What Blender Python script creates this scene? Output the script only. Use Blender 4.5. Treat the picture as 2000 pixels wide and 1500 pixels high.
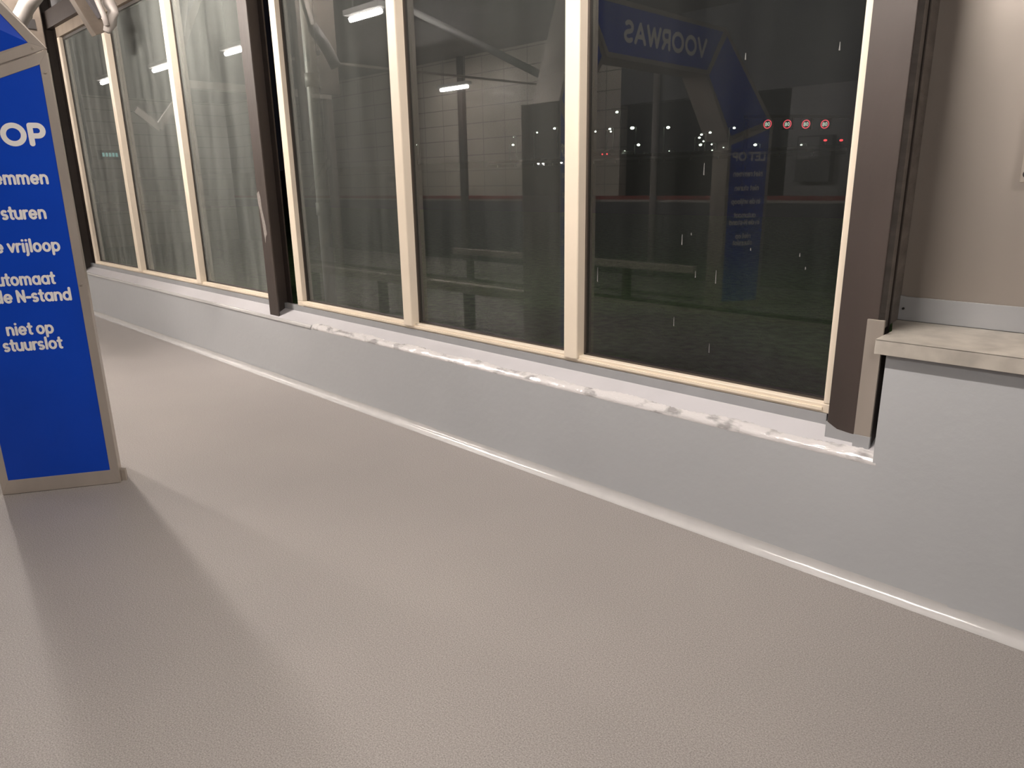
import bpy, bmesh, math, random
from mathutils import Vector, Matrix
random.seed(7)
for o in list(bpy.data.objects): bpy.data.objects.remove(o)
S = bpy.context.scene
COL = S.collection

# ------------------------------------------------------------------ camera
camd = bpy.data.cameras.new('camera'); cam = bpy.data.objects.new('camera', camd); COL.objects.link(cam)
camd.sensor_width = 36; camd.lens = 36*1394/2000; camd.clip_start = 0.02; camd.clip_end = 1500
R = Matrix(((0.7130, -0.1790, 0.6777), (0.7012, 0.2040, -0.6832), (-0.0160, 0.9624, 0.2711)))
cx = R.col[0].normalized(); cz = (R.col[2]-cx*R.col[2].dot(cx)).normalized(); cy = cz.cross(cx)
CAM = Vector((0, 0, 1.55))
cam.matrix_world = Matrix(((cx.x, cy.x, cz.x, 0), (cx.y, cy.y, cz.y, 0), (cx.z, cy.z, cz.z, 1.55), (0, 0, 0, 1)))
S.camera = cam

# ------------------------------------------------------------------ night sky, exposure
w = bpy.data.worlds.new('night'); S.world = w; w.use_nodes = True
w.node_tree.nodes['Background'].inputs[0].default_value = (0.010, 0.0095, 0.012, 1)
w.node_tree.nodes['Background'].inputs[1].default_value = 0.35
S.view_settings.view_transform = 'Standard'; S.view_settings.look = 'None'
S.view_settings.gamma = 1; S.view_settings.use_curve_mapping = False
S.view_settings.exposure = 0.0

LAMP_COLOR = (1.0, 0.91, 0.835)
TUBE_POWER = 480.0

# ------------------------------------------------------------------ materials
def mat(name, color=(.5, .5, .5), rough=.5, metal=0.0, var=0.0, scale=8.0, bump=0.0, bscale=60.0, stretch=None,
        color2=None, thr=None, spec=.5, rvar=0.0):
    m = bpy.data.materials.new(name); m.use_nodes = True
    nt = m.node_tree; N = nt.nodes; L = nt.links; b = N['Principled BSDF']
    b.inputs['Roughness'].default_value = rough; b.inputs['Metallic'].default_value = metal
    b.inputs['Specular IOR Level'].default_value = spec
    geo = N.new('ShaderNodeNewGeometry'); mp = N.new('ShaderNodeMapping')
    L.new(geo.outputs['Position'], mp.inputs[0])
    if stretch: mp.inputs['Scale'].default_value = stretch
    if color2 is None: color2 = tuple(c*(1-var) for c in color)
    nz = N.new('ShaderNodeTexNoise'); nz.inputs['Scale'].default_value = scale; nz.inputs['Detail'].default_value = 5
    L.new(mp.outputs[0], nz.inputs['Vector'])
    cr = N.new('ShaderNodeValToRGB'); L.new(nz.outputs['Fac'], cr.inputs[0])
    a, c = thr if thr else (.3, .7)
    cr.color_ramp.elements[0].position = a; cr.color_ramp.elements[1].position = c
    cr.color_ramp.elements[0].color = (*color2, 1); cr.color_ramp.elements[1].color = (*color, 1)
    L.new(cr.outputs[0], b.inputs['Base Color'])
    if rvar:
        mr = N.new('ShaderNodeMapRange'); mr.inputs['To Min'].default_value = rough-rvar; mr.inputs['To Max'].default_value = rough+rvar
        mr.inputs['From Min'].default_value = .3; mr.inputs['From Max'].default_value = .7
        L.new(nz.outputs['Fac'], mr.inputs[0]); L.new(mr.outputs[0], b.inputs['Roughness'])
    if bump:
        n2 = N.new('ShaderNodeTexNoise'); n2.inputs['Scale'].default_value = bscale; n2.inputs['Detail'].default_value = 4
        L.new(mp.outputs[0], n2.inputs['Vector'])
        bp = N.new('ShaderNodeBump'); bp.inputs['Strength'].default_value = 1.0; bp.inputs['Distance'].default_value = bump
        L.new(n2.outputs['Fac'], bp.inputs['Height']); L.new(bp.outputs[0], b.inputs['Normal'])
    return m

def emis(name, color, strength):
    m = bpy.data.materials.new(name); m.use_nodes = True
    nt = m.node_tree; nt.nodes.remove(nt.nodes['Principled BSDF'])
    e = nt.nodes.new('ShaderNodeEmission'); e.inputs[0].default_value = (*color, 1); e.inputs[1].default_value = strength
    nt.links.new(e.outputs[0], nt.nodes['Material Output'].inputs[0]); return m

def floor_mat():
    m = bpy.data.materials.new('quartz_epoxy'); m.use_nodes = True
    nt = m.node_tree; N = nt.nodes; L = nt.links; b = N['Principled BSDF']
    geo = N.new('ShaderNodeNewGeometry')
    big = N.new('ShaderNodeTexNoise'); big.inputs['Scale'].default_value = 1.1; big.inputs['Detail'].default_value = 3
    fine = N.new('ShaderNodeTexNoise'); fine.inputs['Scale'].default_value = 210; fine.inputs['Detail'].default_value = 3
    fine.inputs['Roughness'].default_value = .75
    for n in (big, fine): L.new(geo.outputs['Position'], n.inputs['Vector'])
    r1 = N.new('ShaderNodeValToRGB'); r1.color_ramp.elements[0].position = .36; r1.color_ramp.elements[1].position = .64
    r1.color_ramp.elements[0].color = (.205, .187, .175, 1); r1.color_ramp.elements[1].color = (.40, .37, .352, 1)
    L.new(fine.outputs['Fac'], r1.inputs[0])
    r2 = N.new('ShaderNodeValToRGB'); r2.color_ramp.elements[0].position = .3; r2.color_ramp.elements[1].position = .7
    r2.color_ramp.elements[0].color = (.93, .93, .94, 1); r2.color_ramp.elements[1].color = (1, 1, 1, 1)
    L.new(big.outputs['Fac'], r2.inputs[0])
    mx = N.new('ShaderNodeMix'); mx.data_type = 'RGBA'; mx.blend_type = 'MULTIPLY'; mx.inputs[0].default_value = 1
    L.new(r1.outputs[0], mx.inputs[6]); L.new(r2.outputs[0], mx.inputs[7]); L.new(mx.outputs[2], b.inputs['Base Color'])
    b.inputs['Roughness'].default_value = .42; b.inputs['Specular IOR Level'].default_value = .35
    bp = N.new('ShaderNodeBump'); bp.inputs['Distance'].default_value = .0012; L.new(fine.outputs['Fac'], bp.inputs['Height'])
    L.new(bp.outputs[0], b.inputs['Normal'])
    return m

def glass_mat(name, dirt0, dirt1, tint=(.82, .9, .85)):
    """double glazing: clear glass with its mirror reflection plus a film of grime in vertical runs"""
    m = bpy.data.materials.new(name); m.use_nodes = True
    nt = m.node_tree; N = nt.nodes; L = nt.links; N.remove(N['Principled BSDF'])
    tr = N.new('ShaderNodeBsdfTransparent'); tr.inputs[0].default_value = (*tint, 1)
    gl = N.new('ShaderNodeBsdfGlossy'); gl.inputs['Roughness'].default_value = .012; gl.inputs[0].default_value = (.95, .97, 1, 1)
    fr = N.new('ShaderNodeFresnel'); fr.inputs[0].default_value = 1.75
    mx = N.new('ShaderNodeMixShader'); L.new(fr.outputs[0], mx.inputs[0]); L.new(tr.outputs[0], mx.inputs[1]); L.new(gl.outputs[0], mx.inputs[2])
    df = N.new('ShaderNodeBsdfDiffuse'); df.inputs[0].default_value = (.42, .445, .415, 1)
    geo = N.new('ShaderNodeNewGeometry'); mp = N.new('ShaderNodeMapping'); mp.inputs['Scale'].default_value = (5, 5, .55)
    L.new(geo.outputs['Position'], mp.inputs[0])
    nz = N.new('ShaderNodeTexNoise'); nz.inputs['Scale'].default_value = 1.3; nz.inputs['Detail'].default_value = 6
    L.new(mp.outputs[0], nz.inputs['Vector'])
    mr = N.new('ShaderNodeMapRange'); mr.inputs['From Min'].default_value = .3; mr.inputs['From Max'].default_value = .7
    mr.inputs['To Min'].default_value = dirt0; mr.inputs['To Max'].default_value = dirt1
    L.new(nz.outputs['Fac'], mr.inputs[0])
    m2 = N.new('ShaderNodeMixShader'); L.new(mr.outputs[0], m2.inputs[0]); L.new(mx.outputs[0], m2.inputs[1]); L.new(df.outputs[0], m2.inputs[2])
    L.new(m2.outputs[0], N['Material Output'].inputs[0])
    return m

def tile_mat():
    m = mat('wall_tiles', (.62, .57, .5), .45)
    nt = m.node_tree; N = nt.nodes; L = nt.links
    br = N.new('ShaderNodeTexBrick'); br.offset = 0; br.inputs['Scale'].default_value = 1
    br.inputs['Brick Width'].default_value = .6; br.inputs['Row Height'].default_value = .3; br.inputs['Mortar Size'].default_value = .008
    br.inputs['Color1'].default_value = (.62, .56, .48, 1); br.inputs['Color2'].default_value = (.58, .53, .46, 1); br.inputs['Mortar'].default_value = (.3, .28, .25, 1)
    geo = N.new('ShaderNodeNewGeometry'); sp = N.new('ShaderNodeSeparateXYZ'); cb = N.new('ShaderNodeCombineXYZ')
    L.new(geo.outputs['Position'], sp.inputs[0]); L.new(sp.outputs[0], cb.inputs[0]); L.new(sp.outputs[2], cb.inputs[1]); L.new(cb.outputs[0], br.inputs['Vector'])
    L.new(br.outputs[0], N['Principled BSDF'].inputs['Base Color'])
    return m

M = dict(
 floor=floor_mat(),
 wall=mat('grey_wall_coating', (.455, .468, .485), .36, var=.05, scale=2.0, bump=.0016, bscale=26, spec=.45),
 cove=mat('coving_coating', (.52, .51, .505), .2, var=.08, scale=9, bump=.0012, bscale=22, spec=.8),
 sill=mat('sill_coating', (.50, .49, .51), .30, var=.06, scale=5, bump=.0006, bscale=20),
 riser=mat('riser_coating', (.35, .355, .365), .35, var=.08, scale=7, bump=.0006, bscale=20),
 sealant=mat('wet_sealant', (.62, .60, .60), .14, var=.5, scale=17, bump=.006, bscale=34, thr=(.34, .46), spec=.9, stretch=(.5, 1, 1)),
 cream=mat('cream_frame_paint', (.80, .70, .57), .4, var=.05, scale=5),
 gasket=mat('dark_gasket', (.05, .04, .032), .5),
 brown=mat('brown_steel_paint', (.058, .044, .038), .5, var=.3, scale=4, bump=.0015, bscale=40, stretch=(1, 1, .25)),
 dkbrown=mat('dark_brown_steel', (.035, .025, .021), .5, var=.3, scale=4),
 chip=mat('peeled_primer', (.28, .25, .23), .6, var=.3, scale=60),
 steel=mat('brushed_stainless', (.50, .445, .39), .40, metal=.45, var=.18, scale=5, bump=.0006, bscale=9, stretch=(1, 1, .3), rvar=.05),
 steelcap=mat('dusty_stainless_cap', (.58, .54, .48), .45, metal=.25, var=.3, scale=9, bump=.0005, bscale=40, thr=(.3, .6)),
 panelsteel=mat('wavy_stainless', (.36, .32, .287), .44, metal=.45, var=.08, scale=2.2, bump=.02, bscale=1.6, stretch=(1.6, 1, .35), rvar=.04),
 leadstrip=mat('rough_grey_sealant', (.24, .21, .19), .6, var=.4, scale=7, bump=.01, bscale=14, stretch=(.6, .6, 2.5)),
 blue=mat('blue_sign_film', (.003, .053, .47), .42, var=.12, scale=2.2, spec=.22),
 white=mat('white_lettering', (.80, .78, .76), .5),
 chansteel=mat('stained_channel_steel', (.17, .14, .115), .45, metal=.3, var=.3),
 driplime=mat('dried_drip_lime', (.16, .16, .155), .5),
 pipep=mat('aged_pipe_plastic', (.22, .20, .185), .5, var=.2),
 dark=mat('dark_hole', (.012, .010, .009), .7),
 plast=mat('grey_plastic_tube', (.34, .31, .29), .45),
 dplast=mat('dark_plastic', (.07, .065, .07), .5),
 ceil=mat('ceiling_panels', (.20, .19, .18), .7, var=.2, scale=2),
 tile=tile_mat(),
 lowwall=mat('dark_grey_lower_wall', (.11, .115, .125), .5, var=.2, scale=2),
 red=mat('red_stripe', (.32, .05, .04), .5),
 pale=mat('pale_stripe', (.48, .46, .42), .5),
 equip=mat('pale_equipment_panel', (.30, .30, .31), .5, var=.15, scale=2),
 grass=mat('night_grass', (.13, .23, .07), .9, var=.55, scale=9, bump=.03, bscale=30),
 asphalt=mat('asphalt', (.05, .05, .05), .85, var=.2, scale=3),
 galv=mat('galvanised', (.30, .30, .29), .5, metal=.4),
 lampw=emis('street_lamp_glow', (.93, 1.0, .82), 7),
 lampd=emis('dim_street_lamp_glow', (.93, 1.0, .85), 1.6),
 headl=emis('headlamp_glow', (1, .88, .86), 26),
 taill=emis('tail_lamp_glow', (1, .05, .06), 2.2),
 ringe=emis('signal_red_led', (1, .10, .14), .85),
 ledw=emis('signal_white_led', (.9, 1, .85), .55),
 tubenear=emis('near_tube_glow', LAMP_COLOR, TUBE_POWER*.92),
 tubestrong=emis('bright_tube_glow', LAMP_COLOR, TUBE_POWER*1.9),
 tubelane=emis('lane_tube_glow', LAMP_COLOR, TUBE_POWER*1.5),
 tubemid=emis('mid_tube_glow', LAMP_COLOR, TUBE_POWER*2.1),
 tubefar=emis('far_tube_glow', LAMP_COLOR, TUBE_POWER*.35),
 tubefill=emis('fill_tube_glow', LAMP_COLOR, TUBE_POWER*1.15),
 shadedrail=mat('shaded_head_rail', (.30, .235, .175), .5, var=.2),  # head rail darkened: the shade under the header beam is in its colour
 tube=emis('tube_glow', LAMP_COLOR, TUBE_POWER),
 tealsign=emis('teal_lit_letters', (.45, .95, .85), 1.2),
 lampwhite=mat('lamp_housing', (.6, .6, .58), .5),
 car=mat('dark_car_paint', (.04, .04, .045), .3),
)
M['glass'] = glass_mat('window_glass_clear', .016, .034)
M['glassmid'] = glass_mat('window_glass_grimy', .055, .10)
M['glassmid2'] = glass_mat('window_glass_grimier', .10, .18)
M['glassold'] = glass_mat('window_glass_very_grimy', .16, .33)

# ------------------------------------------------------------------ helpers (all coordinates are world coordinates)
def wloc(p):
    v = Vector((0, 0, 0))
    while p is not None: v += p.location; p = p.parent
    return v
def obj(name, bm, m, parent=None, smooth=False, bevel=0.0, origin=None):
    me = bpy.data.meshes.new(name)
    bmesh.ops.recalc_face_normals(bm, faces=bm.faces)
    if parent is not None: off = wloc(parent)
    elif origin is not None: off = Vector(origin)
    else:
        xs = [v.co for v in bm.verts]
        off = Vector(((min(v.x for v in xs)+max(v.x for v in xs))/2, (min(v.y for v in xs)+max(v.y for v in xs))/2, min(v.z for v in xs)))
    for v in bm.verts: v.co -= off
    bm.to_mesh(me); bm.free(); me.materials.append(m)
    if smooth:
        for p in me.polygons: p.use_smooth = True
    o = bpy.data.objects.new(name, me); COL.objects.link(o)
    if parent is not None: o.parent = parent
    else: o.location = off
    if bevel:
        b = o.modifiers.new('bevel', 'BEVEL'); b.width = bevel; b.segments = 2; b.limit_method = 'ANGLE'
    return o
def tag(o, label, cat, group=None, kind=None):
    o['label'] = label; o['category'] = cat
    if group: o['group'] = group
    if kind: o['kind'] = kind
    return o
def thing(name, loc, label, cat, group=None):
    o = bpy.data.objects.new(name, None); o.empty_display_size = .1; COL.objects.link(o); o.location = loc
    return tag(o, label, cat, group)
def struct(o): o['kind'] = 'structure'; return o
def box(bm, x0, x1, y0, y1, z0, z1):
    vs = [bm.verts.new((x, y, z)) for x in (x0, x1) for y in (y0, y1) for z in (z0, z1)]
    for f in ((0, 1, 3, 2), (4, 6, 7, 5), (0, 4, 5, 1), (2, 3, 7, 6), (0, 2, 6, 4), (1, 5, 7, 3)): bm.faces.new([vs[i] for i in f])
    return bm
def B(*a): return box(bmesh.new(), *a)
def prism(bm, pts, vec):
    vec = Vector(vec); a = [bm.verts.new(p) for p in pts]; b = [bm.verts.new(Vector(p)+vec) for p in pts]
    bm.faces.new(a); bm.faces.new(b[::-1]); n = len(a)
    for i in range(n): bm.faces.new((a[i], b[i], b[(i+1) % n], a[(i+1) % n]))
    return bm
def tube(bm, pts, r, seg=14, caps=True):
    pts = [Vector(p) for p in pts]; rings = []
    rs = r if isinstance(r, (list, tuple)) else [r]*len(pts)
    for i, p in enumerate(pts):
        d = (pts[min(i+1, len(pts)-1)]-pts[max(i-1, 0)]).normalized()
        a = d.cross(Vector((0, 0, 1)) if abs(d.z) < .95 else Vector((1, 0, 0))).normalized(); b = d.cross(a)
        rings.append([bm.verts.new(p+(a*math.cos(t)+b*math.sin(t))*rs[i]) for t in [2*math.pi*k/seg for k in range(seg)]])
    for i in range(len(rings)-1):
        for k in range(seg): bm.faces.new((rings[i][k], rings[i][(k+1) % seg], rings[i+1][(k+1) % seg], rings[i+1][k]))
    if caps: bm.faces.new(rings[0][::-1]); bm.faces.new(rings[-1])
    return bm
def ball(bm, c, rx, ry=None, rz=None, seg=12):
    ry = ry or rx; rz = rz or rx
    r = bmesh.ops.create_uvsphere(bm, u_segments=seg, v_segments=8, radius=1)
    for v in r['verts']: v.co = Vector((c[0]+v.co.x*rx, c[1]+v.co.y*ry, c[2]+v.co.z*rz))
    return bm
def pixray(px, py):
    return (cx*(px-1000)-cy*(py-750)-cz*1394)
def at_y(px, py, y):                      # a far point measured from the photograph at distance y
    r = pixray(px, py); return CAM+r*(y/r.y)

# ------------------------------------------------------------------ levels
YF, YW = 2.684, 2.722        # floor meets coving / wall face
ZS, ZR = .520, .580          # sill front edge / sill at the window foot
YR, YG = 2.850, 2.900        # riser plane / glass plane
YO = -4.40                   # opposite wall
ZT = 3.30                    # window head
CE = 3.95

# ------------------------------------------------------------------ floor, coving, low wall, sill
struct(obj('floor', B(-22, 4.5, YO, YF+.01, -.12, 0), M['floor']))
def strip(bm, prof, x0, x1, n, jit=0.0):
    rows = []
    for i in range(n+1):
        x = x0+(x1-x0)*i/n
        rows.append([bm.verts.new((x, y+jit*random.uniform(-1, 1)*(0 < k < len(prof)-1), z+jit*random.uniform(-1, 1)*(0 < k < len(prof)-1))) for k, (y, z) in enumerate(prof)])
    for i in range(n):
        for k in range(len(prof)-1): bm.faces.new((rows[i][k], rows[i+1][k], rows[i+1][k+1], rows[i][k+1]))
    return bm
rc = YW-YF
prof = [(YF-.012, .0006)]+[(YF+rc*math.sin(a), .0015+rc*1.15*(1-math.cos(a))) for a in [math.radians(t) for t in range(0, 91, 10)]]
cv = obj('baseboard_window', strip(bmesh.new(), prof, -22, 4.5, 420, .0006), M['cove'], smooth=True); struct(cv)
# low wall: two castings that meet in a joint left of the middle steel column, then the full height block on the right
XJ = -4.845; XB = -.800
pf = [(YF+.01, -.12), (YW, .03), (YW, ZS-.012), (YW+.006, ZS-.003), (YW+.016, ZS+.003), (YR, ZR), (YR+.16, ZR), (YR+.16, -.12)]
bm = bmesh.new()
prism(bm, [(-22, y+.005*(1 if y < YR else 0), z) for y, z in pf], (22+XJ-.004, 0, 0))
prism(bm, [(XJ+.002, y, z) for y, z in pf], (XB-XJ-.002, 0, 0))
prism(bm, [(XB, y, z) for y, z in ((YF+.01, -.12), (YW, .03), (YW, .93), (YW+.5, .93), (YW+.5, -.12))], (4.5-XB, 0, 0))
struct(obj('wall_window_base', bm, M['wall']))
# sill top coat and the riser under the frames
bm = bmesh.new()
prism(bm, [(-22, YW+.018, ZS+.0065), (-22, YR-.002, ZR+.0005), (-22, YR-.002, ZR+.004), (-22, YW+.018, ZS+.010)], (22+XB-.006, 0, 0))
struct(obj('trim_1', bm, M['sill']))
bm = B(-22, -1.03, YR-.004, YR+.03, ZR-.003, .628)
struct(obj('trim_2', bm, M['riser']))
# thick sealant worked along the sill edge: thin at the far bay, broad and lumpy at the near bay
def sealant(x0, x1, wd, thick, n, seed):
    random.seed(seed); bm = bmesh.new(); rows = []
    for i in range(n+1):
        x = x0+(x1-x0)*i/n
        k = .75+.25*math.sin(i*.37)+random.uniform(-.12, .12)
        e = wd*(1+.18*math.sin(i*.11)+random.uniform(-.10, .10))
        t = thick*k; sl = (ZR-ZS)/(YR-YW)
        rows.append([bm.verts.new(p) for p in (
            (x, YW-.0006, ZS-.012-.35*t), (x, YW-.25*t-.0005, ZS-.006+.002*k), (x, YW+.006, ZS+.004+.3*t),
            (x, YW+.4*e, ZS+.4*e*sl+.003+t*random.uniform(.7, 1.1)), (x, YW+.75*e, ZS+.75*e*sl+.004+t*random.uniform(.3, .8)), (x, YW+e, ZS+e*sl+.0005))])
    for i in range(n):
        for k in range(5): bm.faces.new((rows[i][k], rows[i+1][k], rows[i+1][k+1], rows[i][k+1]))
    return bm
o = obj('sealant_bead', sealant(-12, XJ-.006, .017, .003, 300, 3), M['cove'], smooth=True)
tag(o, 'thin glossy grey sealant bead along the sill edge of the far window bay', 'sealant')
o = obj('sealant_bead', sealant(XJ+.004, XB+.012, .046, .006, 420, 4), M['sealant'], smooth=True)
tag(o, 'broad lumpy white sealant band along the sill edge of the near window bay', 'sealant')

# ------------------------------------------------------------------ windows
def window(num, x0, x1, mulls, glass, jamb=.085):
    root = struct(obj('window_%d' % num, (lambda bm: (box(bm, x0, x1, YR, YR+.09, .628, .668), 
                  box(bm, x0, x0+jamb, YR, YR+.09, .668, ZT), box(bm, x1-.05, x1, YR, YR+.09, .668, ZT), bm)[-1])(bmesh.new()), M['cream'], bevel=.004))
    obj('head_rail', B(x0, x1, YR, YR+.09, ZT, ZT+.11), M['shadedrail'], root, bevel=.004)
    # inner glazing step round every pane
    edges = [x0+jamb]+sum([[a, b] for a, b in mulls], [])+[x1-.05]
    for a, b in mulls:
        obj('mullion', B(a, b, YR-.022, YR+.09, .650, ZT), M['cream'], root, bevel=.006)
    bm = bmesh.new()
    for i in range(0, len(edges), 2):
        a, b = edges[i], edges[i+1]
        box(bm, a, a+.012, YG-.012, YG+.03, .668, ZT); box(bm, b-.012, b, YG-.012, YG+.03, .668, ZT)
        box(bm, a, b, YG-.012, YG+.03, .668, .676); box(bm, a, b, YG-.012, YG+.03, ZT-.03, ZT)
    obj('gasket', bm, M['gasket'], root)
    for k, i in enumerate(range(0, len(edges), 2)):
        a, b = edges[i], edges[i+1]
        bm = bmesh.new(); bm.faces.new([bm.verts.new(p) for p in ((a, YG, .66), (b, YG, .66), (b, YG, ZT), (a, YG, ZT))])
        obj('pane', bm, M[glass[k]], root)
    # slim stop moulding on the sill rail
    obj('glazing_bead', B(x0+jamb, x1-.05, YR-.008, YR, .640, .652), M['cream'], root)
    return root
w1 = window(1, -5.245, -1.0, [(-3.815, -3.725), (-2.415, -2.325)], ['glassmid2', 'glassmid', 'glass'])
bm = bmesh.new()
for px, py, h in ((1332, 468, 13), (1398, 541, 16), (1167, 536, 20), (1358, 536, 8), (1316, 628, 12), (1375, 330, 14), (1350, 457, 3), (1466, 487, 3), (1562, 498, 4), (1385, 680, 12), (1148, 160, 3), (1640, 90, 8), (1456, 110, 7), (1573, 524, 3)):
    q = at_y(px, py, YG-.002); dz = h*.0018; ww = .0022
    prism(bm, [(q.x-ww, YG-.0022, q.z-dz), (q.x+ww*1.4, YG-.0022, q.z-dz*1.02), (q.x+ww*.5, YG-.0022, q.z+dz), (q.x-ww*.5, YG-.0022, q.z+dz)], (0, .0014, 0))
dm = obj('drip_marks', bm, M['driplime'], w1); dm['kind'] = 'stuff'
window(2, -10.38, -5.64, [(-8.76, -8.67), (-7.15, -7.06)], ['glassold', 'glassold', 'glassold'])
window(3, -16.2, -10.75, [(-14.4, -14.3), (-12.55, -12.45)], ['glassold', 'glassold', 'glassold'])
# header beam over the windows, wall above
struct(obj('trim_3', B(-22, -1.03, 2.80, 2.98, ZT+.11, ZT+.30), M['brown'], bevel=.004))
struct(obj('wall_window_upper', B(-22, 4.5, 2.99, 3.1, ZT+.1, CE), M['equip']))

# ------------------------------------------------------------------ brown steel columns
def hcol(x0, x1, yf, yb, zb, label, foot=None):
    xm = (x0+x1)/2
    t = thing('steel_column', (xm, yf, zb), label, 'column', 'brown steel columns between the window bays')
    obj('front_flange', B(x0, x1, yf, yf+.012, zb, CE), M['brown'], t, bevel=.003)
    obj('web', B(xm-.006, xm+.006, yf+.012, yb-.012, zb, CE), M['dkbrown'], t)
    obj('back_flange', B(x0, x1, yb-.012, yb, zb, CE), M['dkbrown'], t)
    return t
c = hcol(-5.535, -5.385, 2.75, 2.885, ZS+.012, 'brown steel column between the two window bays with a chipped paint patch')
bm = bmesh.new(); random.seed(2); pts = []
L_ = [(-5.5352+(a_+5.5352)*1.5, b_) for a_, b_ in ((-5.5352, 1.50), (-5.512, 1.52), (-5.500, 1.47), (-5.498, 1.40), (-5.487, 1.33), (-5.474, 1.25), (-5.470, 1.19), (-5.485, 1.17), (-5.497, 1.12), (-5.505, 1.20), (-5.512, 1.30), (-5.521, 1.38), (-5.532, 1.42))]
prism(bm, [(x, 2.7485, z) for x, z in L_], (0, .003, 0))
obj('chipped_patch', bm, M['chip'], c)['label'] = 'pale patch where the brown paint has flaked off'
hcol(-10.66, -10.50, 2.75, 2.885, ZS+.012, 'dark brown steel column at the far left end of the windows behind the blue sign')
c = hcol(-1.005, -.862, 2.79, 2.93, ZS+.035, 'brown steel column on the right beside the stainless panel with grey painted foot')
bm = bmesh.new()
prism(bm, [(-1.008, 2.7865, ZS+.02), (-.878, 2.7865, ZS+.02), (-.878, 2.7865, .585), (-.92, 2.7865, .588), (-.965, 2.7865, .594), (-1.008, 2.7865, .618)], (0, .016, 0))
obj('painted_foot', bm, M['riser'], c)['label'] = 'grey coating running up the foot of the column'
# rough filler strip between right column and stainless panel
tag(obj('filler_strip', (lambda bm: prism(bm, [(-.8615, 2.86, .999), (-.885, 3.099, .999), (-.905, 3.099, .999), (-.8815, 2.86, .999)], (0, 0, CE-1.0)))(bmesh.new()), M['leadstrip']), 'rough grey filler strip between brown column and stainless wall panel', 'filler')

# ------------------------------------------------------------------ stainless parts at the right
t = thing('corner_strip', (-.86, 2.79, ZS), 'narrow stainless corner strip standing on the sill under the steel cap', 'trim strip')
obj('strip_face', B(-.895, -.835, 2.772, 2.784, .595, 1.045), M['steel'], t, bevel=.001)
obj('strip_base', B(-.896, -.834, 2.771, 2.785, ZS+.015, .595), M['riser'], t, bevel=.001)['label'] = 'lower end painted over in grey'
obj('strip_return', B(-.836, -.834, 2.784, 2.85, ZS+.015, .93), M['dkbrown'], t)
ys0, ys1, zc0, zc1 = YW-.035, 3.085, .938, .994
t = thing('steel_shelf', (.5, 2.8, .93), 'stainless steel shelf cap on top of the grey wall block', 'shelf')
bm = bmesh.new(); prism(bm, [(-.832, ys0, zc1-.002), (4.5, ys0, zc1-.002), (4.5, ys1, zc1+.004), (-.90, ys1, zc1+.004), (-.832, 2.86, zc1)], (0, 0, -.003)); obj('shelf_top', bm, M['steelcap'], t)
obj('shelf_lip', B(-.832, 4.5, ys0, ys0+.004, zc0, zc1-.002), M['steelcap'], t, bevel=.0015)
obj('shelf_end', B(-.832, -.829, ys0+.004, YW+.14, zc0, zc1-.005), M['steelcap'], t)
t = struct(obj('wall_right_panel', B(-.893, 4.5, 3.10, 3.16, .97, CE), M['panelsteel'], bevel=.004))
t = thing('upstand_strip', (.5, 3.09, 1.0), 'grey coated upstand strip behind the stainless cap', 'trim strip')
bm = bmesh.new(); prism(bm, [(-.888, 3.090, .9985), (4.5, 3.090, .9985), (4.5, 3.090, 1.078), (-.86, 3.090, 1.092), (-.888, 3.090, 1.096)], (0, .0095, 0)); obj('upstand', bm, M['riser'], t, bevel=.001)
bm = bmesh.new(); tube(bm, [(-.868, 3.084, 1.045), (-.868, 3.091, 1.045)], .0045, 10); obj('screw', bm, M['dark'], t)
# corner of a steel housing at the right edge of the picture
p = at_y(1990, 357, 3.02)
t = thing('steel_housing', (p.x+.12, 3.06, p.z), 'stainless box fixed to the stainless wall panel at the right edge', 'box')
obj('housing_body', B(p.x, p.x+.30, 3.02, 3.10, p.z, p.z+.36), M['steel'], t, bevel=.004)
bm = bmesh.new(); tube(bm, [(p.x+.020, 3.017, p.z+.028), (p.x+.020, 3.025, p.z+.028)], .013, 16); obj('drain_hole', bm, M['dark'], t)

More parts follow.
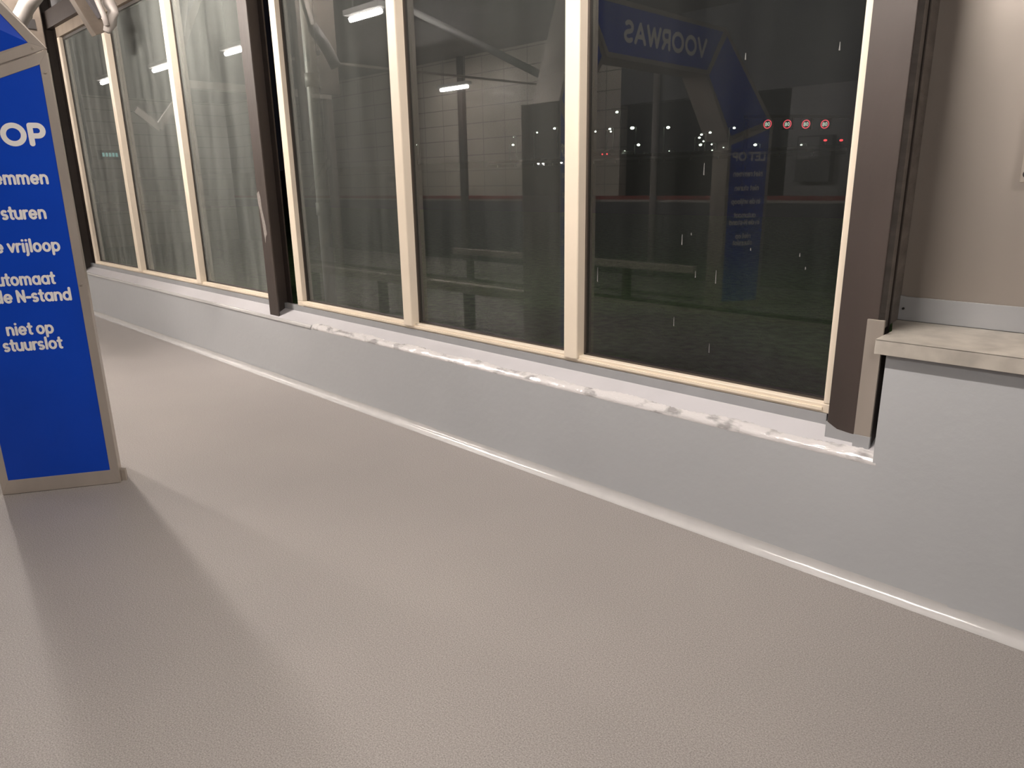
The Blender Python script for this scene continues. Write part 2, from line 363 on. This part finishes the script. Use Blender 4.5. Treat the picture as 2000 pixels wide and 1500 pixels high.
# ------------------------------------------------------------------ rounded lettering made of strokes
def arc(cx_, cy_, rx, ry, a0, a1, n=18):
    return [(cx_+rx*math.cos(math.radians(a0+(a1-a0)*i/n)), cy_+ry*math.sin(math.radians(a0+(a1-a0)*i/n))) for i in range(n+1)]
X, Y0 = .645, .095
def bowl(c_): return arc(c_, .37, .25, .275, 0, 360, 28)
F = {
 'n': ([[(.1, Y0), (.1, X)], arc(.32, .42, .22, .225, 180, 0)+[(.54, Y0)]], .64),
 'm': ([[(.1, Y0), (.1, X)], arc(.29, .45, .19, .195, 180, 0)+[(.48, Y0)], arc(.67, .45, .19, .195, 180, 0)+[(.86, Y0)]], .96),
 'r': ([[(.1, Y0), (.1, X)], arc(.30, .42, .20, .225, 180, 75)], .42),
 'i': ([[(.14, Y0), (.14, X)], [(.14, .90), (.14, .905)]], .28),
 'j': ([[(.14, X), (.14, -.06)]+arc(.04, -.06, .10, .12, 0, -70, 6), [(.14, .90), (.14, .905)]], .28),
 'l': ([[(.14, Y0), (.14, .95)]], .28),
 'e': ([[(.1, .37), (.60, .37)]+arc(.35, .37, .25, .275, 0, 315, 24)], .70),
 'o': ([bowl(.35)], .70),
 'a': ([bowl(.35), [(.60, X), (.60, Y0)]], .70),
 'd': ([bowl(.35), [(.60, .95), (.60, Y0)]], .70),
 'p': ([bowl(.35), [(.10, X), (.10, -.17)]], .70),
 'u': ([[(.1, X)]+arc(.32, .32, .22, .225, 180, 360)+[(.54, X)], [(.54, .3), (.54, Y0)]], .64),
 'v': ([[(.08, X), (.31, .11), (.54, X)]], .62),
 't': ([[(.2, .88), (.2, .22)]+arc(.31, .22, .11, .12, 180, 280, 8), [(.07, X), (.36, X)]], .42),
 's': ([arc(.27, .50, .17, .145, 50, 270, 12)+arc(.27, .23, .18, .135, 90, -130, 12)], .54),
 '-': ([[(.08, .40), (.32, .40)]], .40),
 ' ': ([], .26),
 'L': ([[(.1, .9), (.1, .1), (.50, .1)]], .56),
 'E': ([[(.52, .9), (.1, .9), (.1, .1), (.52, .1)], [(.1, .5), (.48, .5)]], .62),
 'T': ([[(.06, .9), (.62, .9)], [(.34, .9), (.34, .1)]], .68),
 'O': ([arc(.48, .5, .38, .40, 0, 360, 32)], .96),
 'P': ([[(.1, .1), (.1, .9), (.36, .9)]+arc(.36, .67, .21, .23, 90, -90, 14)+[(.1, .44)]], .66),
 'N': ([[(.1, .1), (.1, .9), (.58, .1), (.58, .9)]], .68),
 'V': ([[(.06, .9), (.38, .1), (.70, .9)]], .76),
 'R': ([[(.1, .1), (.1, .9), (.36, .9)]+arc(.36, .67, .21, .23, 90, -90, 14)+[(.1, .44)], [(.36, .44), (.58, .1)]], .68),
 'W': ([[(.06, .9), (.28, .1), (.50, .85), (.72, .1), (.94, .9)]], 1.0),
 'A': ([[(.06, .1), (.38, .9), (.70, .1)], [(.18, .36), (.58, .36)]], .76),
 'S': ([arc(.33, .70, .23, .20, 40, 270, 14)+arc(.33, .30, .24, .20, 90, -140, 14)], .66),
 '8': ([arc(.30, .70, .18, .2, 0, 360, 18), arc(.30, .28, .21, .2, 0, 360, 18)], .60),
 '0': ([arc(.30, .5, .21, .40, 0, 360, 22)], .60),
}
def lettering(bm, text, a, b, base, cap, to3d, wgt=.108):
    """text between a and b (horizontal), baseline base, cap height cap; to3d(x, z, lift) maps flat coordinates to space.
    every stroke is one ribbon with round ends, each a hair above the one before"""
    adv = sum(F[c_][1] for c_ in text); sx = (b-a)/adv; sy = cap; r = wgt*(sx+sy)/2; x = a; lift = 0
    for c_ in text:
        for st in F[c_][0]:
            pts = [(x+(px*.93+.035)*sx, base+py*sy) for px, py in st]
            runs = [[pts[0]]]
            for k in range(1, len(pts)):
                runs[-1].append(pts[k])
                if k < len(pts)-1:
                    d1 = math.atan2(pts[k][1]-pts[k-1][1], pts[k][0]-pts[k-1][0]); d2 = math.atan2(pts[k+1][1]-pts[k][1], pts[k+1][0]-pts[k][0])
                    if abs((d2-d1+math.pi) % (2*math.pi)-math.pi) > .8: runs.append([pts[k]])
            for q in runs:
                lift += .00002; n = len(q); closed = math.hypot(q[0][0]-q[-1][0], q[0][1]-q[-1][1]) < 1e-5 and n > 3
                Lf, Rt = [], []
                for k in range(n):
                    p0 = q[k-1] if k else (q[-2] if closed else q[0]); p1 = q[k+1] if k < n-1 else (q[1] if closed else q[-1])
                    dx, dy = p1[0]-p0[0], p1[1]-p0[1]; l = math.hypot(dx, dy) or 1
                    Lf.append((q[k][0]-dy/l*r, q[k][1]+dx/l*r)); Rt.append((q[k][0]+dy/l*r, q[k][1]-dx/l*r))
                A1 = [bm.verts.new(to3d(u, v, lift)) for u, v in Lf]; A2 = [bm.verts.new(to3d(u, v, lift)) for u, v in Rt]
                for k in range(n-1): bm.faces.new((A1[k], A2[k], A2[k+1], A1[k+1]))
                if not closed:
                    for e, (p, o_) in enumerate(((q[0], q[1]), (q[-1], q[-2]))):
                        an = math.atan2(p[1]-o_[1], p[0]-o_[0]); f_, l_ = (A1[0], A2[0]) if e == 0 else (A2[-1], A1[-1])
                        mid = [bm.verts.new(to3d(p[0]+r*math.cos(an+t_), p[1]+r*math.sin(an+t_), lift)) for t_ in [-math.pi/2+math.pi*k/8 for k in range(1, 8)]]
                        bm.faces.new([f_ if e == 1 else l_]+mid+[l_ if e == 1 else f_]) if False else bm.faces.new(mid+([A1[-1], A2[-1]] if e == 1 else [A2[0], A1[0]]))
        x += F[c_][1]*sx

# ------------------------------------------------------------------ blue sign gantry over the driving lane
YC = -.86
P0 = Vector((-4.383, .575, 0)); P1 = Vector((-4.097, 1.064, 0)); U = (P1-P0).normalized(); NO = U.cross(Vector((0, 0, 1))); NO.normalize()
if NO.x < 0: NO = -NO
def mir(v, s): return v if s > 0 else Vector((v.x, 2*YC-v.y, v.z))
g = thing('sign_gantry', (-4.3, YC, 0), 'blue and stainless sign gantry over the wash lane reading LET OP on its column', 'sign gantry')
XBm = -4.40
def ring_frame(bm, outer, inner, n, d):
    n = Vector(n); k = len(outer)
    for i in range(k):
        j = (i+1) % k; q = [Vector(outer[i]), Vector(outer[j]), Vector(inner[j]), Vector(inner[i])]
        prism(bm, [v+n*d for v in q], -n*d)
    return bm
LINES = [('LET OP', .060, .512, 1.757, .103), ('niet remmen', .088, .486, 1.579, .066), ('niet sturen', .119, .449, 1.415, .066),
         ('in de vrijloop', .087, .484, 1.257, .066), ('automaat', .134, .434, 1.096, .066), ('in de N-stand', .076, .494, 1.011, .066),
         ('niet op', .172, .386, .847, .066), ('stuurslot', .143, .412, .766, .066)]
for s in (1, -1):
    def W(u, z, d=0.0): return mir(P0+U*u+Vector((0, 0, z))+NO*d, s)
    n = (NO if s > 0 else Vector((NO.x, -NO.y, 0)))
    # body: outer and back sheet
    pl = [P0, P1, Vector((-4.150, 1.092, 0)), Vector((-4.45, 1.150, 0)), Vector((-4.66, .72, 0))]
    bm = bmesh.new(); a = [bm.verts.new(mir(p-(NO*.002 if i < 2 else NO*0), s)) for i, p in enumerate(pl)]
    tops = [1.978, 2.178, 2.178, 2.178, 2.03]
    b_ = [bm.verts.new(mir(Vector((p.x, p.y, tz))-(NO*.002 if i < 2 else NO*0), s)) for i, (p, tz) in enumerate(zip(pl, tops))]
    bm.faces.new(a); bm.faces.new(b_[::-1])
    for i in range(5): bm.faces.new((a[i], b_[i], b_[(i+1) % 5], a[(i+1) % 5]))
    colm = obj('sign_column', bm, M['steel'], g)
    out = [W(0, .002), W(.567, .002), W(.578, 2.182), W(0, 1.976)]; inn = [W(.038, .08), W(.525, .08), W(.538, 2.118), W(.038, 1.938)]
    obj('panel_frame', ring_frame(bmesh.new(), out, inn, n, .006), M['steel'], colm, bevel=.0012)
    bm = bmesh.new(); prism(bm, [W(.036, .078, .001), W(.527, .078, .001), W(.540, 2.120, .001), W(.036, 1.940, .001)], n*.002); obj('sign_panel', bm, M['blue'], colm)
    for tx, a0, b0, base, cap in LINES:
        bm = bmesh.new()
        if s > 0: lettering(bm, tx, a0, b0, base, cap, lambda u, z, h: W(u, z, .0042+h), .108 if cap > .1 else .098)
        else: lettering(bm, tx, .57-b0, .57-a0, base, cap, lambda u, z, h: W(.57-u, z, .0042+h))
        obj('lettering', bm, M['white'], colm)
    for (u, z) in ((.558, 2.085), (.549, 1.09), (.018, 1.85), (.018, 1.05)):
        bm = bmesh.new(); c0 = W(u, z, .006); tube(bm, [c0, c0+n*.006], .006, 10); obj('screw', bm, M['steel'], colm)
    bm = bmesh.new(); prism(bm, [mir(Vector(v), s) for v in ((-4.120, 1.078, 0), (-4.104, 1.094, 0), (-4.125, 1.108, 0), (-4.150, 1.093, 0))], (0, 0, .062)); obj('foot_bracket', bm, M['steel'], g)
    # sloping sign between column and top beam
    o_ = [W(0, 1.986), W(.579, 2.190), mir(Vector((XBm, .40, 3.17)), s), mir(Vector((XBm-.02, .05, 2.66)), s)]
    c_ = sum(o_, Vector())/4
    def inset(q, k, t_):
        a1, a2, a3 = Vector(q[k-1]), Vector(q[k]), Vector(q[(k+1) % 4]); e1 = (a1-a2).normalized(); e2 = (a3-a2).normalized(); sn = e1.cross(e2).length
        return a2+(e1+e2)*(t_/max(sn, .2))
    i_ = [inset(o_, k, .045) for k in range(4)]
    bm = bmesh.new(); prism(bm, [v-n*.003 for v in o_], Vector((-.30, 0, 0))); dg = obj('corner_section', bm, M['steel'], g)
    nn = (o_[1]-o_[0]).cross(o_[3]-o_[0]).normalized(); nn = nn if nn.x > 0 else -nn
    obj('panel_frame', ring_frame(bmesh.new(), o_, i_, nn, .006), M['steel'], dg, bevel=.0012)
    bm = bmesh.new(); prism(bm, [v+nn*.0005 for v in i_], nn*.002); obj('sign_panel', bm, M['blue'], dg)
    bm = bmesh.new(); c0 = o_[1]*.90+i_[1]*.0+o_[0]*.10+Vector((0, 0, .02))+nn*.006; tube(bm, [c0, c0+nn*.005], .006, 10); obj('screw', bm, M['steel'], dg)
bm = bmesh.new(); tube(bm, [(-4.62, .75, 2.48), (-8.2, .14, CE)], .035, 12); obj('ceiling_brace', bm, M['galv'], g, smooth=True)
ob = [Vector((XBm, 2*YC-.05, 2.66)), Vector((XBm, .05, 2.66)), Vector((XBm, .40, 3.17)), Vector((XBm, 2*YC-.40, 3.17))]
bm = bmesh.new(); prism(bm, [v-Vector((.003, 0, 0)) for v in ob], (-.30, 0, 0)); beam = obj('top_beam', bm, M['steel'], g)
ib = [Vector((XBm, 2*YC-.03, 2.705)), Vector((XBm, .03, 2.705)), Vector((XBm, .33, 3.125)), Vector((XBm, 2*YC-.33, 3.125))]
obj('panel_frame', ring_frame(bmesh.new(), ob, ib, (1, 0, 0), .006), M['steel'], beam)
bm = bmesh.new(); prism(bm, ib, (.002, 0, 0)); obj('sign_panel', bm, M['blue'], beam)
bm = bmesh.new(); lettering(bm, 'VOORWAS', -1.72, -.20, 2.815, .20, lambda a_, z, h: (XBm+.0042+h, a_, z), .09); obj('lettering', bm, M['white'], beam)

# ------------------------------------------------------------------ guide rails on posts beside the lane, lane track
for y, lab in ((.60, 'stainless guide rail on posts behind the near sign column'), (-2.32, 'stainless guide rail on posts across the wash lane')):
    t = thing('guide_rail', (-7, y, 0), lab, 'guide rail', 'wheel guide rails')
    obj('rail', B(-9.4, -4.75, y-.05, y+.05, .40, .50), M['steel'], t, bevel=.01)
    for x in (-9.0, -7.4, -5.8): obj('post', B(x-.05, x+.05, y-.04, y+.04, 0, .40), M['dkbrown'], t)
t = thing('conveyor_track', (-4, -2.0, 0), 'low steel conveyor track along the far side of the lane', 'conveyor track')
obj('track_bed', B(-14, 3.5, -2.22, -1.86, 0, .03), M['dkbrown'], t); obj('track_edge', B(-14, 3.5, -1.86, -1.83, 0, .05), M['steel'], t)

# ------------------------------------------------------------------ spray arm hanging near the far window, frame tube behind the sign
def bar(bm, a, b, w_, h_, up=(0, 0, 1)):
    a, b = Vector(a), Vector(b); d = (b-a).normalized(); s_ = d.cross(Vector(up)).normalized(); u_ = s_.cross(d)
    prism(bm, [a+s_*w_/2+u_*h_/2, a-s_*w_/2+u_*h_/2, a-s_*w_/2-u_*h_/2, a+s_*w_/2-u_*h_/2], b-a); return bm
def atx(px, py, x):
    r = pixray(px, py); return CAM+r*(x/r.x)
t = thing('spray_arm', (-7.9, 2.3, CE), 'steel spray nozzle arm hanging down in front of the far windows', 'spray arm')
a = atx(196, 66, -7.9); b = atx(118, -62, -7.9); bm = bmesh.new(); bar(bm, a, b, .13, .115, (1, 0, 0)); obj('channel', bm, M['chansteel'], t, bevel=.004)
a2 = atx(199, 34, -7.82); b2 = atx(150, -40, -7.82); bm = bmesh.new(); bar(bm, a2, b2, .065, .065, (1, 0, 0)); obj('hose', bm, M['dplast'], t, bevel=.008)
bm = bmesh.new(); tube(bm, [atx(213, -40, -7.78), atx(207, -8, -7.78), atx(214, 8, -7.78), atx(221, 24, -7.78), atx(216, 44, -7.78), atx(208, 62, -7.78)], [.046, .053, .06, .048, .055, .03], 12); obj('spray_nozzle', bm, M['plast'], t, smooth=True)
bm = bmesh.new(); tube(bm, [atx(180, -30, -7.73), atx(190, 0, -7.73), atx(203, 30, -7.73), atx(209, 50, -7.73)], .026, 12); obj('feed_pipe', bm, M['plast'], t, smooth=True)
bm = bmesh.new(); bar(bm, b+Vector((0, 0, -.05)), Vector((-7.9, b.y, CE)), .08, .08, (1, 0, 0)); bar(bm, b2, Vector((-7.9, b.y, b2.z+.1)), .04, .04, (1, 0, 0)); bar(bm, atx(180, -30, -7.73), Vector((-7.9, b.y, CE-.3)), .03, .03, (1, 0, 0)); bar(bm, atx(213, -40, -7.78), Vector((-7.9, b.y, CE-.25)), .04, .04, (1, 0, 0))
obj('hanger', bm, M['steel'], t)
t = thing('brush_arch', (-12, -.5, 0), 'steel wash arch with V shaped nozzle arms mirrored in the far windows', 'wash arch')
for y in (.95, -1.70): obj('post', B(-12.08, -11.95, y-.06, y+.06, 0, 3.05), M['chansteel'], t, bevel=.006)
obj('crossbar', B(-12.08, -11.95, -1.76, 1.01, 3.05, 3.17), M['steel'], t, bevel=.006)
for a, b in (((-12, 1.32, 2.45), (-12, .98, 2.86)), ((-12.0, 1.30, 2.44), (-12.0, 1.62, 2.70))):
    bm = bmesh.new(); bar(bm, a, b, .10, .07, (1, 0, 0)); obj('nozzle_arm', bm, M['steel'], t, bevel=.004)
for z in (2.0, .9): 
    bm = bmesh.new(); bar(bm, (-12, -1.64, z), (-12, -1.2, z-.55), .10, .05, (1, 0, 0)); obj('flap_arm', bm, M['chansteel'], t)
tag(obj('cross_pipe', (lambda b: tube(b, [(-9, YO, 3.19), (-9, 1.2, 3.13)], .018, 10))(bmesh.new()), M['steel'], smooth=True), 'thin bright pipe across the lane mirrored in the left pane of the near bay', 'pipe')
t = thing('wash_frame', (-6.6, 1.3, 2.0), 'grey steel wash machine frame with a pale pipe behind the blue sign', 'machine frame')
p = atx(70, 60, -6.9)
obj('frame_post', B(-6.95, -6.85, p.y-.06, p.y+.04, 2.0, CE), M['chansteel'], t, bevel=.006)
q = atx(61, 45, -6.84); obj('slot', B(-6.849, -6.845, q.y-.03, q.y+.03, q.z-.04, q.z+.03), M['dark'], t)
q2 = atx(40, 40, -6.9); obj('side_plate', B(-6.92, -6.85, q2.y-.3, p.y-.06, q2.z-.35, CE), M['chansteel'], t)
bm = bmesh.new(); tube(bm, [atx(84, -30, -6.6), atx(52, 12, -6.6), atx(36, 44, -6.6), atx(30, 60, -6.6)], .055, 16); obj('pale_pipe', bm, M['pipep'], t, smooth=True)
bm = bmesh.new(); ball(bm, atx(55, 30, -6.7), .03); obj('pipe_clip', bm, M['pipep'], t, smooth=True)
bm = bmesh.new(); bar(bm, atx(84, -30, -6.6), Vector((-6.9, p.y, CE-.3)), .05, .05, (1, 0, 0)); obj('pipe_bracket', bm, M['chansteel'], t)

# ------------------------------------------------------------------ opposite side of the wash hall (seen in the panes)
struct(obj('wall_opposite_base', B(-22, 4.5, YO-.2, YO, -.12, 1.21), M['lowwall']))
struct(obj('trim_4', B(-22, 4.5, YO-.19, YO+.006, 1.21, 1.25), M['pale']))
struct(obj('trim_5', B(-22, 4.5, YO-.19, YO+.012, 1.25, 1.31), M['red']))
struct(obj('wall_opposite_tiles', B(-22, -7.50, YO-.2, YO, 1.31, CE), M['tile']))
struct(obj('wall_opposite_upper', B(-7.50, 4.5, YO-.2, YO, 2.75, CE), M['lowwall']))
struct(obj('wall_opposite_pier', B(-4.62, -3.3, YO-.2, YO, 1.31, 2.75), M['equip']))
tag(obj('dark_wall_post', B(-11.42, -11.28, YO, YO+.1, 0, CE), M['dkbrown']), 'dark vertical post on the opposite tiled wall mirrored beside the lamp', 'post')
tag(obj('white_pipe', (lambda b: tube(b, [(-6.77, YO+.06, 0), (-6.77, YO+.06, CE)], .055, 14))(bmesh.new()), M['plast'], smooth=True), 'pale vertical pipe by the opposite wall mirrored in the near pane', 'pipe')
t = thing('control_cabinet', (-4.1, YO+.1, 1.5), 'pale control cabinet on the opposite wall mirrored in the near pane', 'cabinet')
obj('cabinet_body', B(-4.42, -3.95, YO, YO+.14, 1.50, 2.10), M['lowwall'], t, bevel=.005); obj('cabinet_door', B(-4.40, -4.12, YO+.14, YO+.15, 1.80, 2.08), M['equip'], t)
struct(obj('wall_end_far', B(-22.2, -22, YO, 3.1, 0, CE), M['tile']))
struct(obj('wall_end_near', B(4.5, 4.7, YO, 3.1, 0, CE), M['lowwall']))
struct(obj('ceiling', B(-22.2, 4.7, YO-.2, 3.1, CE, CE+.15), M['ceil']))

# ------------------------------------------------------------------ tube lamps
def lamp(x, y, z, L, label, m):
    t = thing('tube_lamp', (x, y, z), label, 'ceiling lamp', 'tube lamps under the ceiling')
    obj('housing', B(x-L/2-.05, x+L/2+.05, y-.07, y+.07, z+.035, z+.09), M['lampwhite'], t, bevel=.006)
    bm = bmesh.new(); tube(bm, [(x-L/2, y, z), (x+L/2, y, z)], .028, 12); obj('tube', bm, M[m], t, smooth=True)
    for dx in (-L*.4, L*.4): obj('hanger', B(x+dx-.006, x+dx+.006, y-.006, y+.006, z+.09, CE), M['galv'], t)
for x, y, z, L, lab, m in ((-1.65, 1.2, 3.26, 1.2, 'tube lamp over the near floor in front of the window wall', 'tubenear'),
                  (-6.35, 1.34, 3.78, .6, 'tube lamp behind the sign gantry closest to the window wall', 'tubemid'),
                  (-7.0, .88, 3.3, .55, 'tube lamp mirrored high in the left pane of the near window bay', 'tubelane'),
                  (-9.9, .98, 3.3, .5, 'tube lamp mirrored at the left edge of the middle steel column', 'tubefar'),
                  (-11.85, 1.17, 3.3, .8, 'tube lamp mirrored beside the second bar of the far windows', 'tubefar'),
                  (-13.75, 1.34, 3.3, .8, 'tube lamp mirrored beside the first bar of the far windows', 'tubefar'),
                  (-11.0, -3.85, 3.3, .75, 'tube lamp along the opposite tiled wall', 'tubestrong'),
                  (1.6, -1.8, 3.3, .6, 'added fill lamp behind the viewer over the wash lane', 'tubefill')):  # last one is an unseen fill lamp, added to lift the stainless panel
    lamp(x, y, z, L, lab, m)
# small teal lit sign mirrored in the far window
q0 = pixray(200, 302); q1 = pixray(232, 302); kx = -21.9/q0.x; A_ = CAM+q0*kx; C_ = CAM+q1*(-21.9/q1.x)
t = thing('lit_sign', (-21.95, 2*YG-A_.y, A_.z), 'small teal lit sign strip far away in the leftmost pane', 'sign')
ya, yb_, zz = 2*YG-A_.y, 2*YG-C_.y, A_.z
obj('sign_box', B(-22.0, -21.93, min(ya, yb_)-.1, max(ya, yb_)+.1, zz-.12, zz+.12), M['dplast'], t)
for k in range(5):
    f0 = ya+(yb_-ya)*(k/5+.02); f1 = ya+(yb_-ya)*(k/5+.15); obj('lit_segment', B(-21.93, -21.915, min(f0, f1), max(f0, f1), zz-.05, zz+.05), M['tealsign'], t)

# ------------------------------------------------------------------ outside
tag(obj('grass', B(-60, 60, 3.26, 30, -.5, -.02), M['grass']), 'dark green grass outside below the window panes', 'grass', kind='stuff')
struct(obj('ground', B(-400, 400, 30, 400, -.6, -.1), M['asphalt']))
tag(obj('downpipe', (lambda b: (tube(b, [(-5.35, 3.10+.12, 0), (-5.35, 3.22, CE)], .05, 14), tube(b, [(-5.35, 3.22, 2.30), (-5.35, 3.22, 2.40)], .058, 14), tube(b, [(-5.35, 3.22, 1.32), (-5.35, 3.22, 1.42)], .058, 14), b)[-1])(bmesh.new()), M['galv'], smooth=True), 'grey downpipe outside the left pane of the near window bay', 'pipe')

YD = 95.0; ROAD = 3.98
struct(obj('ground_embankment', (lambda b: prism(b, [(-400, 70, -.1), (-400, 84, ROAD), (-400, 101, ROAD), (-400, 104, ROAD+1.87), (-400, 135, ROAD+1.87), (-400, 150, -.1)], (800, 0, 0)))(bmesh.new()), M['asphalt']))
t = thing('guardrail', (-60, 86, ROAD), 'pale motorway guardrail line far outside at lamp height', 'guardrail')
obj('rail', B(-90, 10, 86, 86.08, ROAD+.45, ROAD+.75), M['galv'], t)
for k in range(24): obj('post', B(-88+k*4, -87.9+k*4, 86.08, 86.2, ROAD, ROAD+.7), M['galv'], t)

def street_lamp(px, py, size, y, label, arm=1, dim=False):
    p = at_y(px, py, y); t = thing('street_lamp', (p.x-arm*.9*y/120, p.y, -.1), label, 'street lamp', 'street lamps far outside')
    k = y/120
    bm = bmesh.new(); tube(bm, [(p.x-arm*.9*k, p.y, -.1), (p.x-arm*.9*k, p.y, p.z+.12), (p.x+arm*.1, p.y, p.z+.30)], .07*k, 6); obj('pole', bm, M['galv'], t)
    bm = bmesh.new(); ball(bm, p, size*k*1.05, size*k*.7, size*k*.62); obj('lamp_head', bm, M['lampd' if dim else 'lampw'], t, smooth=True)
SL = [
 (812, 283, .30, 'left pair, single bright lamp seen low in the middle pane of the near bay', 0),
 (1002, 283, .28, 'white street lamp just right of the mirrored tiled wall', 0),
 (1003, 268, .12, 'faint lamp close above the lamp beside the mirrored tiled wall', 1),
 (1049, 259, .20, 'small lamp on an arm left of the thick cream mullion', 0),
 (1083, 251, .30, 'bright lamp nearest the left side of the thick cream mullion', 0),
 (1163, 257, .20, 'small lamp first to the right of the thick cream mullion', 0),
 (1191, 252, .26, 'upper of two close lamps right of the thick cream mullion', 0),
 (1193, 257, .20, 'lower of two close lamps right of the thick cream mullion', 0),
 (1205, 219, .30, 'highest street lamp, on a pale pole over the mirrored wall', 0),
 (1220, 296, .24, 'low lamp beside the red tail lights', 0),
 (1235, 250, .42, 'largest and brightest street lamp in the near pane', 0),
 (1247, 283, .32, 'lamp below and right of the brightest street lamp', 0),
 (1258, 301, .12, 'faint low lamp left of the mirrored pipe', 1),
 (1305, 249, .34, 'bright lamp just right of the mirrored pale pipe', 0),
 (1307, 295, .14, 'faint low lamp right of the mirrored pale pipe', 1),
 (1366, 269, .22, 'second lamp down in the cluster left of the mirrored sign', 0),
 (1370, 263, .22, 'topmost left lamp in the cluster left of the mirrored sign', 0),
 (1374, 276, .17, 'third lamp down in the cluster left of the mirrored sign', 0),
 (1368, 283, .28, 'lowest bright lamp in the cluster left of the mirrored sign', 0),
 (1387, 259, .24, 'upper lamp on an arm nearest the mirrored sign', 0),
 (1390, 282, .16, 'middle lamp nearest the mirrored sign', 0),
 (1391, 294, .16, 'bottom lamp nearest the mirrored sign', 0),
 (1413, 288, .16, 'small lamp at the left edge of the mirrored sign column', 1),
 (1434, 250, .24, 'lamp above the mirrored LET OP letters', 0),
 (1439, 299, .12, 'faint lamp below the mirrored letters, left of its pair', 1),
 (1460, 302, .12, 'faint lamp below the mirrored letters, lowest of all', 1),
 (1475, 283, .28, 'bright lamp among the mirrored LET OP letters', 0),
 (1482, 294, .18, 'small lamp just below the mirrored LET OP letters', 1),
 (1504, 299, .18, 'small lamp just right of the mirrored sign column', 1),
 (1535, 300, .30, 'yellowish bright lamp low under the speed signals', 0),
 (1565, 283, .20, 'dim greenish lamp under the third speed signal', 1),
]
for i, (px, py, sz, lab, dim) in enumerate(SL):
    street_lamp(px, py, sz, 118+(i*7) % 24, lab.replace('left pair, single', 'single'), 1 if i % 2 else -1, dim)

# four overhead speed signals on one level gantry that runs slightly towards the viewer
ZG = 6.9
def at_z(px, py, z):
    q = pixray(px, py); return CAM+q*((z-1.55)/q.z)
pa, pb = at_z(1488, 242.5, ZG), at_z(1625, 242.5, ZG)
t = thing('signal_gantry', (pb.x+2, pb.y, -.1), 'dark overhead motorway gantry carrying the speed signals', 'gantry')
d_ = (pb-pa).normalized(); q0 = pa-d_*2+Vector((0, .62, 0)); q1 = pb+d_*2+Vector((0, .62, 0))
bm = bmesh.new(); bar(bm, q0+Vector((0, -.45, .72)), q1+Vector((0, -.45, .72)), .3, .3); obj('cross_beam', bm, M['asphalt'], t)
for q in (q0, q1): obj('leg', B(q.x-.15, q.x+.15, q.y-.15, q.y+.15, -.1, ZG+.5), M['asphalt'], t)
for px, lab in ((1499, 'brightest lit speed signal showing 80, leftmost of the four'), (1537.5, 'lit speed signal showing 80, second from the left'),
                (1574, 'lit speed signal showing 80, third from the left'), (1611, 'dimmest lit speed signal showing 80, rightmost of the four')):
    c = at_z(px, 242.5, ZG); yy = c.y; t = thing('speed_signal', (c.x, yy+.05, c.z-.5), lab, 'speed signal', 'overhead speed signals')
    obj('signal_box', B(c.x-.56, c.x+.56, yy+.03, yy+.28, c.z-.56, c.z+.56), M['dark'], t)
    bm = bmesh.new(); o1 = [(c.x+.44*math.cos(a_), yy, c.z+.44*math.sin(a_)) for a_ in [k*math.pi/16 for k in range(32)]]; i1 = [(c.x+.34*math.cos(a_), yy, c.z+.34*math.sin(a_)) for a_ in [k*math.pi/16 for k in range(32)]]
    for k in range(32): prism(bm, [o1[k], o1[(k+1) % 32], i1[(k+1) % 32], i1[k]], (0, .02, 0))
    obj('red_ring', bm, M['ringe'], t)
    bm = bmesh.new(); lettering(bm, '80', c.x-.27, c.x+.27, c.z-.19, .38, lambda a_, z, h: (a_, yy-.01-h*10, z), .10); obj('numerals', bm, M['ledw'], t)

def car(px, py, y, lights, label, head=True):
    k_ = (at_y(px, py, 1).z-1.55); z0 = ROAD if head else ROAD+1.87; y = (z0+.62-1.55)/k_; p = at_y(px, py, y); t = thing('car', (p.x, y, z0), label, 'car')
    bm = bmesh.new(); prism(bm, [(p.x-.85, y+.05, z0+.15), (p.x+.85, y+.05, z0+.15), (p.x+.88, y+.05, z0+.8), (p.x+.65, y+.9, z0+1.4), (p.x-.65, y+.9, z0+1.4), (p.x-.88, y+.05, z0+.8)][:6], (0, 3.8, 0)); obj('car_body', bm, M['car'], t, bevel=.05)
    for s_ in (-1, 1):
        bm = bmesh.new(); tube(bm, [(p.x+s_*.7, y+.5, z0+.30), (p.x+s_*.9, y+.5, z0+.30)], .30, 14); obj('wheel', bm, M['dark'], t)
        bm = bmesh.new(); tube(bm, [(p.x+s_*.7, y+3.0, z0+.30), (p.x+s_*.9, y+3.0, z0+.30)], .30, 14); obj('wheel', bm, M['dark'], t)
        bm = bmesh.new(); r_ = .20 if head else .16; ball(bm, (p.x+s_*lights, y, p.z), r_, .08, r_*.8); obj('headlight' if head else 'tail_light', bm, M['headl' if head else 'taill'], t, smooth=True)
car(1056, 319, 92, .55, 'car with bright white headlights left of the thick cream mullion')
car(1101, 317, 92, .50, 'car with bright headlights half behind the thick cream mullion')
car(1147, 302, 112, .5, 'car with red tail lights directly right of the thick cream mullion', False)
car(1181, 301, 112, .55, 'car with red tail lights, middle of the three', False)
car(1206, 303, 112, .55, 'car with red tail lights, rightmost of the three', False)
for px, lab in ((1612, 'left one of two small red beacon lights under the speed signals'), (1643, 'right one of two small red beacon lights under the speed signals')):
    p = at_y(px, 274, 110); t = thing('beacon', (p.x, 110, -.1), lab, 'beacon light', 'red beacons')
    bm = bmesh.new(); tube(bm, [(p.x, 110, -.1), (p.x, 110, p.z)], .05, 6); obj('mast', bm, M['asphalt'], t)
    bm = bmesh.new(); ball(bm, p, .26, .15, .15); obj('beacon_lamp', bm, M['taill'], t, smooth=True)
